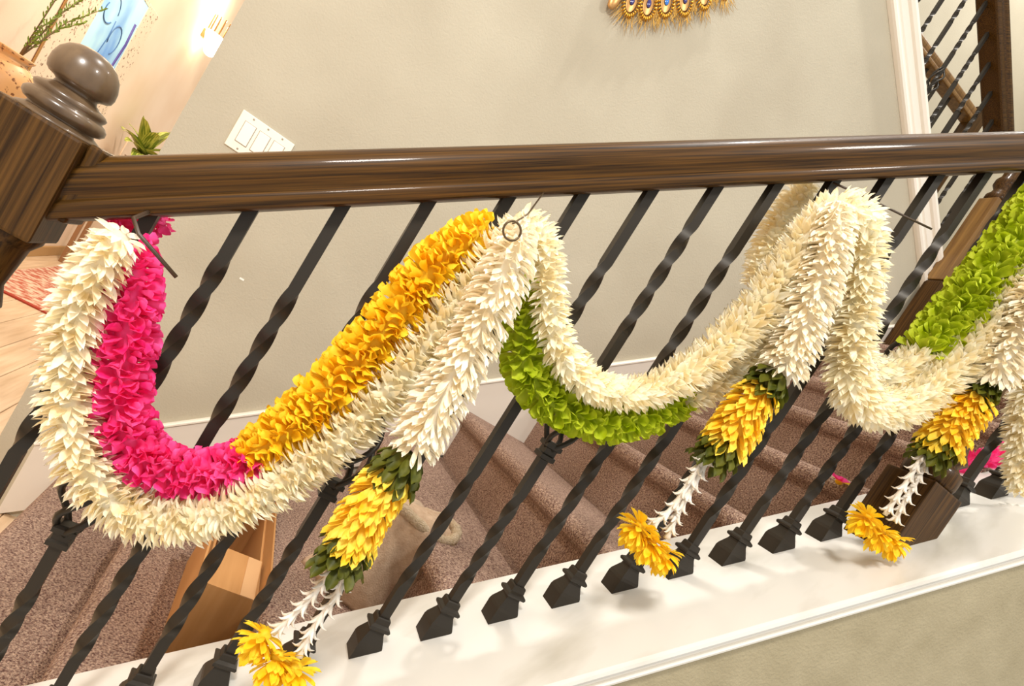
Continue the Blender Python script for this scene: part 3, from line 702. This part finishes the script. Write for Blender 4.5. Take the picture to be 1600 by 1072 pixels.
la = empty('wall_sconce', (XL, 6.2, 1.95), 'glowing white cone wall sconce with slatted crown at the beige wall corner', 'lamp')
LC = (-1.485, 6.16)
sh = lathe('glass_shade', [(.020, 1.93), (.04, 1.94), (.07, 2.00), (.10, 2.08), (.112, 2.125), (.105, 2.13)], 'lamp_glow', None, (LC[0], LC[1], 0), 24); keep(sh, la)
for j in range(14):
    a_ = full * j / 14; o = from_bm('crown_slat', box_bm(-.006, .006, -.005, .005, 2.128, 2.285, .001, 1), 'brass_brown'); o.location = (LC[0] + .098 * math.cos(a_), LC[1] + .098 * math.sin(a_), 0); keep(o, la)
kb('wall_mount', XL, LC[0] - .08, LC[1] - .04, LC[1] + .04, 2.04, 2.12, 'brass_brown', la, .004)
pt = bpy.data.lights.new('sconce_bulb', 'POINT'); pt.energy = 32; pt.color = (1, .84, .62); pt.shadow_soft_size = .05
po = bpy.data.objects.new('sconce_bulb', pt); COL.objects.link(po); po.location = (LC[0] + .02, LC[1], 2.33); keep(po, la)

tb = empty('console_table', (-1.42, 2.9, FZ), 'wooden console table behind the newel carrying the speckled vase', 'table')
kb('table_top', -1.60, -1.26, 2.45, 3.35, .48, .52, 'table_wood', tb, .004)
for x_, y_ in ((-1.57, 2.5), (-1.29, 2.5), (-1.57, 3.3), (-1.29, 3.3)): kb('leg', x_ - .02, x_ + .02, y_ - .02, y_ + .02, FZ, .48, 'table_wood', tb, .003)
va = empty('speckled_vase', (-1.44, 2.92, .52), 'speckled copper vase with green sprigs beside the newel finial', 'vase')
vb = lathe('vase_body', [(.05, .52), (.09, .55), (.135, .66), (.145, .76), (.125, .82), (.08, .855), (.055, .87), (.07, .885), (.082, .90), (.07, .905), (.05, .895)], 'speckled_copper', None, (-1.44, 2.92, 0), 28); keep(vb, va)
for j, (dy, dz, dx) in enumerate(((.12, .30, .02), (.30, .52, .03), (.42, .58, .0), (.20, .58, -.02), (.34, .36, .04), (.50, .50, .03))):
    b0 = Vector((-1.44, 2.95, .88)); e = b0 + Vector((dx, dy, dz)); mid = b0.lerp(e, .5) + Vector((0, -.02, .05))
    V, F = tube_vf([b0, mid, e], [.004, .003, .0015], 5); s = pydata('sprig', V, F, 'twig', None, True); keep(s, va)
    lf = petal_grid(.030, .009, .6, .2, 'point'); me = petal_mesh('sprig', lf, 'sprig_green')
    for q in range(30):
        t_ = .15 + .85 * q / 29; p = b0.lerp(mid, t_ * 2) if t_ < .5 else mid.lerp(e, t_ * 2 - 1)
        a_ = random.uniform(0, full); dd = Vector((math.cos(a_) * .6, math.sin(a_) * .7, .8)).normalized(); ex = dd.orthogonal().normalized(); ey = dd.cross(ex); ln = random.uniform(.6, 1.3)
        o = bpy.data.objects.new('leaf', me); COL.objects.link(o); o.parent = s; o.matrix_local = Matrix(((ex.x, ey.x, dd.x * ln, p.x), (ex.y, ey.y, dd.y * ln, p.y), (ex.z, ey.z, dd.z * ln, p.z), (0, 0, 0, 1)))

ps = empty('plant_stand', (-1.40, 5.45, FZ), 'slim wooden stand under the striped leaf plant', 'stand')
kb('stand_top', -1.52, -1.28, 5.33, 5.57, .52, .55, 'table_wood', ps, .004)
for x_, y_ in ((-1.50, 5.35), (-1.30, 5.35), (-1.50, 5.55), (-1.30, 5.55)): kb('leg', x_ - .015, x_ + .015, y_ - .015, y_ + .015, FZ, .52, 'table_wood', ps, .002)
pp = empty('potted_plant', (-1.40, 5.45, .55), 'small potted plant with striped yellow green leaves above the handrail', 'plant')
pot = lathe('plant_pot', [(.05, .55), (.07, .56), (.09, .70), (.095, .715), (.085, .715), (.075, .70)], 'pot_clay', None, (-1.40, 5.45, 0), 24); keep(pot, pp)
lf = petal_grid(.38, .12, .7, .35, 'point', 4, 8); me = petal_mesh('plant', lf, 'leaf_striped')
for j, (az, el, ln) in enumerate(((20, 78, .44), (75, 66, .40), (100, 52, .38), (130, 60, .18), (-150, 60, .18), (-110, 35, .36), (-95, 20, .42), (-70, 55, .36), (-40, 30, .32), (0, 50, .34), (40, 28, .34), (70, 12, .36), (92, 25, .38), (180, 76, .2), (-15, 8, .32), (-98, 62, .38), (-80, 2, .38))):
    a_, e_ = math.radians(az), math.radians(el); d = Vector((math.cos(a_) * math.cos(e_), math.sin(a_) * math.cos(e_), math.sin(e_)))
    ex = d.cross(Vector((0, 0, 1))).normalized(); ey = ex.cross(d); p = Vector((-1.40, 5.45, .80))
    o = bpy.data.objects.new('leaf', me); COL.objects.link(o); ln /= .38; o.matrix_world = Matrix(((ex.x, ey.x, d.x * ln, p.x), (ex.y, ey.y, d.y * ln, p.y), (ex.z, ey.z, d.z * ln, p.z), (0, 0, 0, 1))); keep(o, pp)
    o.matrix_parent_inverse = Matrix.Translation(-Vector(pp.location))

ru = empty('area_rug', (-1.1, 4.4, FZ), 'faded red and beige rug on the oak floor', 'rug')
kb('rug_field', -1.43, -.55, 3.64, 5.2, FZ + .0005, FZ + .010, 'rug_pile', ru, .002)
kb('rug_border', -1.45, -.53, 3.60, 3.64, FZ + .0005, FZ + .011, 'rug_edge', ru, .002)

# ------------------------------------------------------------------ things on the steps
BZ = zr(-2)
cb = empty('cardboard_box', (.25, .5, BZ), 'open brown cardboard box standing on a lower carpeted step', 'box')
bx0, bx1, by0, by1, bh = .212, .316, .215, .62, .195; th = .005
kb('front_panel', bx0, bx1, by0, by0 + th, BZ, BZ + bh, 'cardboard', cb, .0008); kb('back_panel', bx0, bx1, by1 - th, by1, BZ, BZ + bh, 'cardboard', cb, .0008)
kb('side_panel', bx0, bx0 + th, by0 + th, by1 - th, BZ, BZ + bh + .0, 'cardboard', cb, .0008); kb('side_panel', bx1 - th, bx1, by0 + th, by1 - th, BZ, BZ + bh, 'cardboard', cb, .0008)
kb('bottom_panel', bx0 + th, bx1 - th, by0 + th, by1 - th, BZ + .0005, BZ + .006, 'cardboard', cb, .0008)
def flap(name, p0, p1, out, m='cardboard'):
    p0, p1, out = Vector(p0), Vector(p1), Vector(out); n = (p1 - p0).cross(out).normalized() * .004
    V = [p0, p1, p1 + out, p0 + out]; V = V + [v - n for v in V]
    o = pydata(name, V, [(0, 1, 2, 3), (7, 6, 5, 4), (0, 4, 5, 1), (1, 5, 6, 2), (2, 6, 7, 3), (3, 7, 4, 0)], m); keep(o, cb); o.matrix_parent_inverse = Matrix.Translation(-cb.location); return o
zt = BZ + bh
flap('top_flap', (bx0 + .006, by0, zt), (bx1 - .006, by0, zt), (0, .12, .016)); flap('top_flap', (bx0, by0, zt), (bx0, by1, zt), (-.012, 0, .03)); flap('top_flap', (bx1, by1, zt), (bx1, by0, zt), (.004, 0, .035)); flap('top_flap', (bx0, by1, zt), (bx1, by1, zt), (0, .03, .08))
tp = flap('packing_tape', (bx1 - .035, by0 - .0003, zt + .0008), (bx1 - .008, by0 - .0003, zt + .0008), (0, .118, .0160), 'packing_tape')

# tan cloth bundle with a fleece hem, standing in for a robed plush toy
SZ = zr(-1)
cl = empty('plush_stand_in', (.60, .42, SZ), 'tan linen cloth bundle standing in for a robed plush toy on the carpeted step', 'cloth')
def bundle():
    n, k = 40, 22; V = []; F = []
    for i in range(k):
        v = i / (k - 1); z = .235 * v; r = .118 * (1 - .42 * v ** 1.6) * (1 - max(0, v - .92) * 4)
        for j in range(n):
            a_ = full * j / n; fold = 1 + .10 * math.sin(3 * a_ + 2.2 * v * 3) * (1 - .3 * v) + .055 * math.sin(7 * a_ + 6 * v) + .03 * math.sin(11 * a_ - 4 * v)
            V.append((r * fold * math.cos(a_) * 1.12 + .035 * v, r * fold * math.sin(a_) * .85 - .01 * v, z + .006 * math.sin(4 * a_) * v))
    for i in range(k - 1):
        for j in range(n): F.append((i * n + j, i * n + (j + 1) % n, (i + 1) * n + (j + 1) % n, (i + 1) * n + j))
    F.append(tuple(reversed(range(n)))); F.append(tuple((k - 1) * n + j for j in range(n)))
    return V, F
V, F = bundle(); bd = pydata('linen_body', V, F, 'linen', None, True, (.545, .40, SZ - .001)); keep(bd, cl)
hem = [(.585 + .082 * math.cos(a_) * 1.05, .39 + .056 * math.sin(a_), SZ + .215 + .012 * math.sin(2 * a_ + .5)) for a_ in [full * j / 28 for j in range(29)]]
V, F = tube_vf(hem, [.013 + .002 * math.sin(j * 2.3) for j in range(29)], 8); keep(pydata('fleece_hem', V, F, 'fleece', None, True), cl)
hem2 = [(.685 + .030 * math.cos(a_), .40 + .022 * math.sin(a_), SZ + .170 + .03 * math.sin(a_)) for a_ in [full * j / 18 for j in range(19)]]
V, F = tube_vf(hem2, .010, 8); keep(pydata('fleece_cuff', V, F, 'fleece', None, True), cl)
V, F = tube_vf([(.585, .39, SZ + .19), (.65, .395, SZ + .185), (.69, .40, SZ + .172)], [.045, .036, .026], 12); keep(pydata('linen_sleeve', V, F, 'linen', None, True), cl)
V, F = tube_vf([(.495, .315, SZ + .01), (.505, .312, SZ + .08), (.535, .325, SZ + .15)], .001, 4); keep(pydata('seam_thread', V, F, 'thread', None, True), cl)

df = empty('dropped_flower', (1.322, .158, 1.026), 'small pink and yellow flower dropped on a carpeted step', 'flower'); df.scale = (1.25, 1.25, 1.25)
for j, (m, az) in enumerate((('petal_pink', 200), ('petal_pink', 150), ('petal_pink', 250), ('petal_yellow', 320), ('petal_yellow', 20), ('petal_green', 60), ('petal_ivory', 350), ('petal_ivory', 100))):
    VF = petal_grid(.030, .026, .8, .2, 'round'); me = petal_mesh('drop', VF, m); a_ = math.radians(az); d = Vector((math.cos(a_) * .9, math.sin(a_) * .9, .35)).normalized(); ex = d.cross(Vector((0, 0, 1))).normalized(); ey = ex.cross(d); ln = 1.0
    o = bpy.data.objects.new('petal', me); COL.objects.link(o); o.parent = df; o.matrix_local = Matrix(((ex.x, ey.x, d.x * ln, 0), (ex.y, ey.y, d.y * ln, 0), (ex.z, ey.z, d.z * ln, .006), (0, 0, 0, 1)))
V, F = lathe_vf([(.003, .001), (.007, .004), (.006, .010), (.001, .012)], 10); o = pydata('flower_centre', V, F, 'petal_amber', df, True)
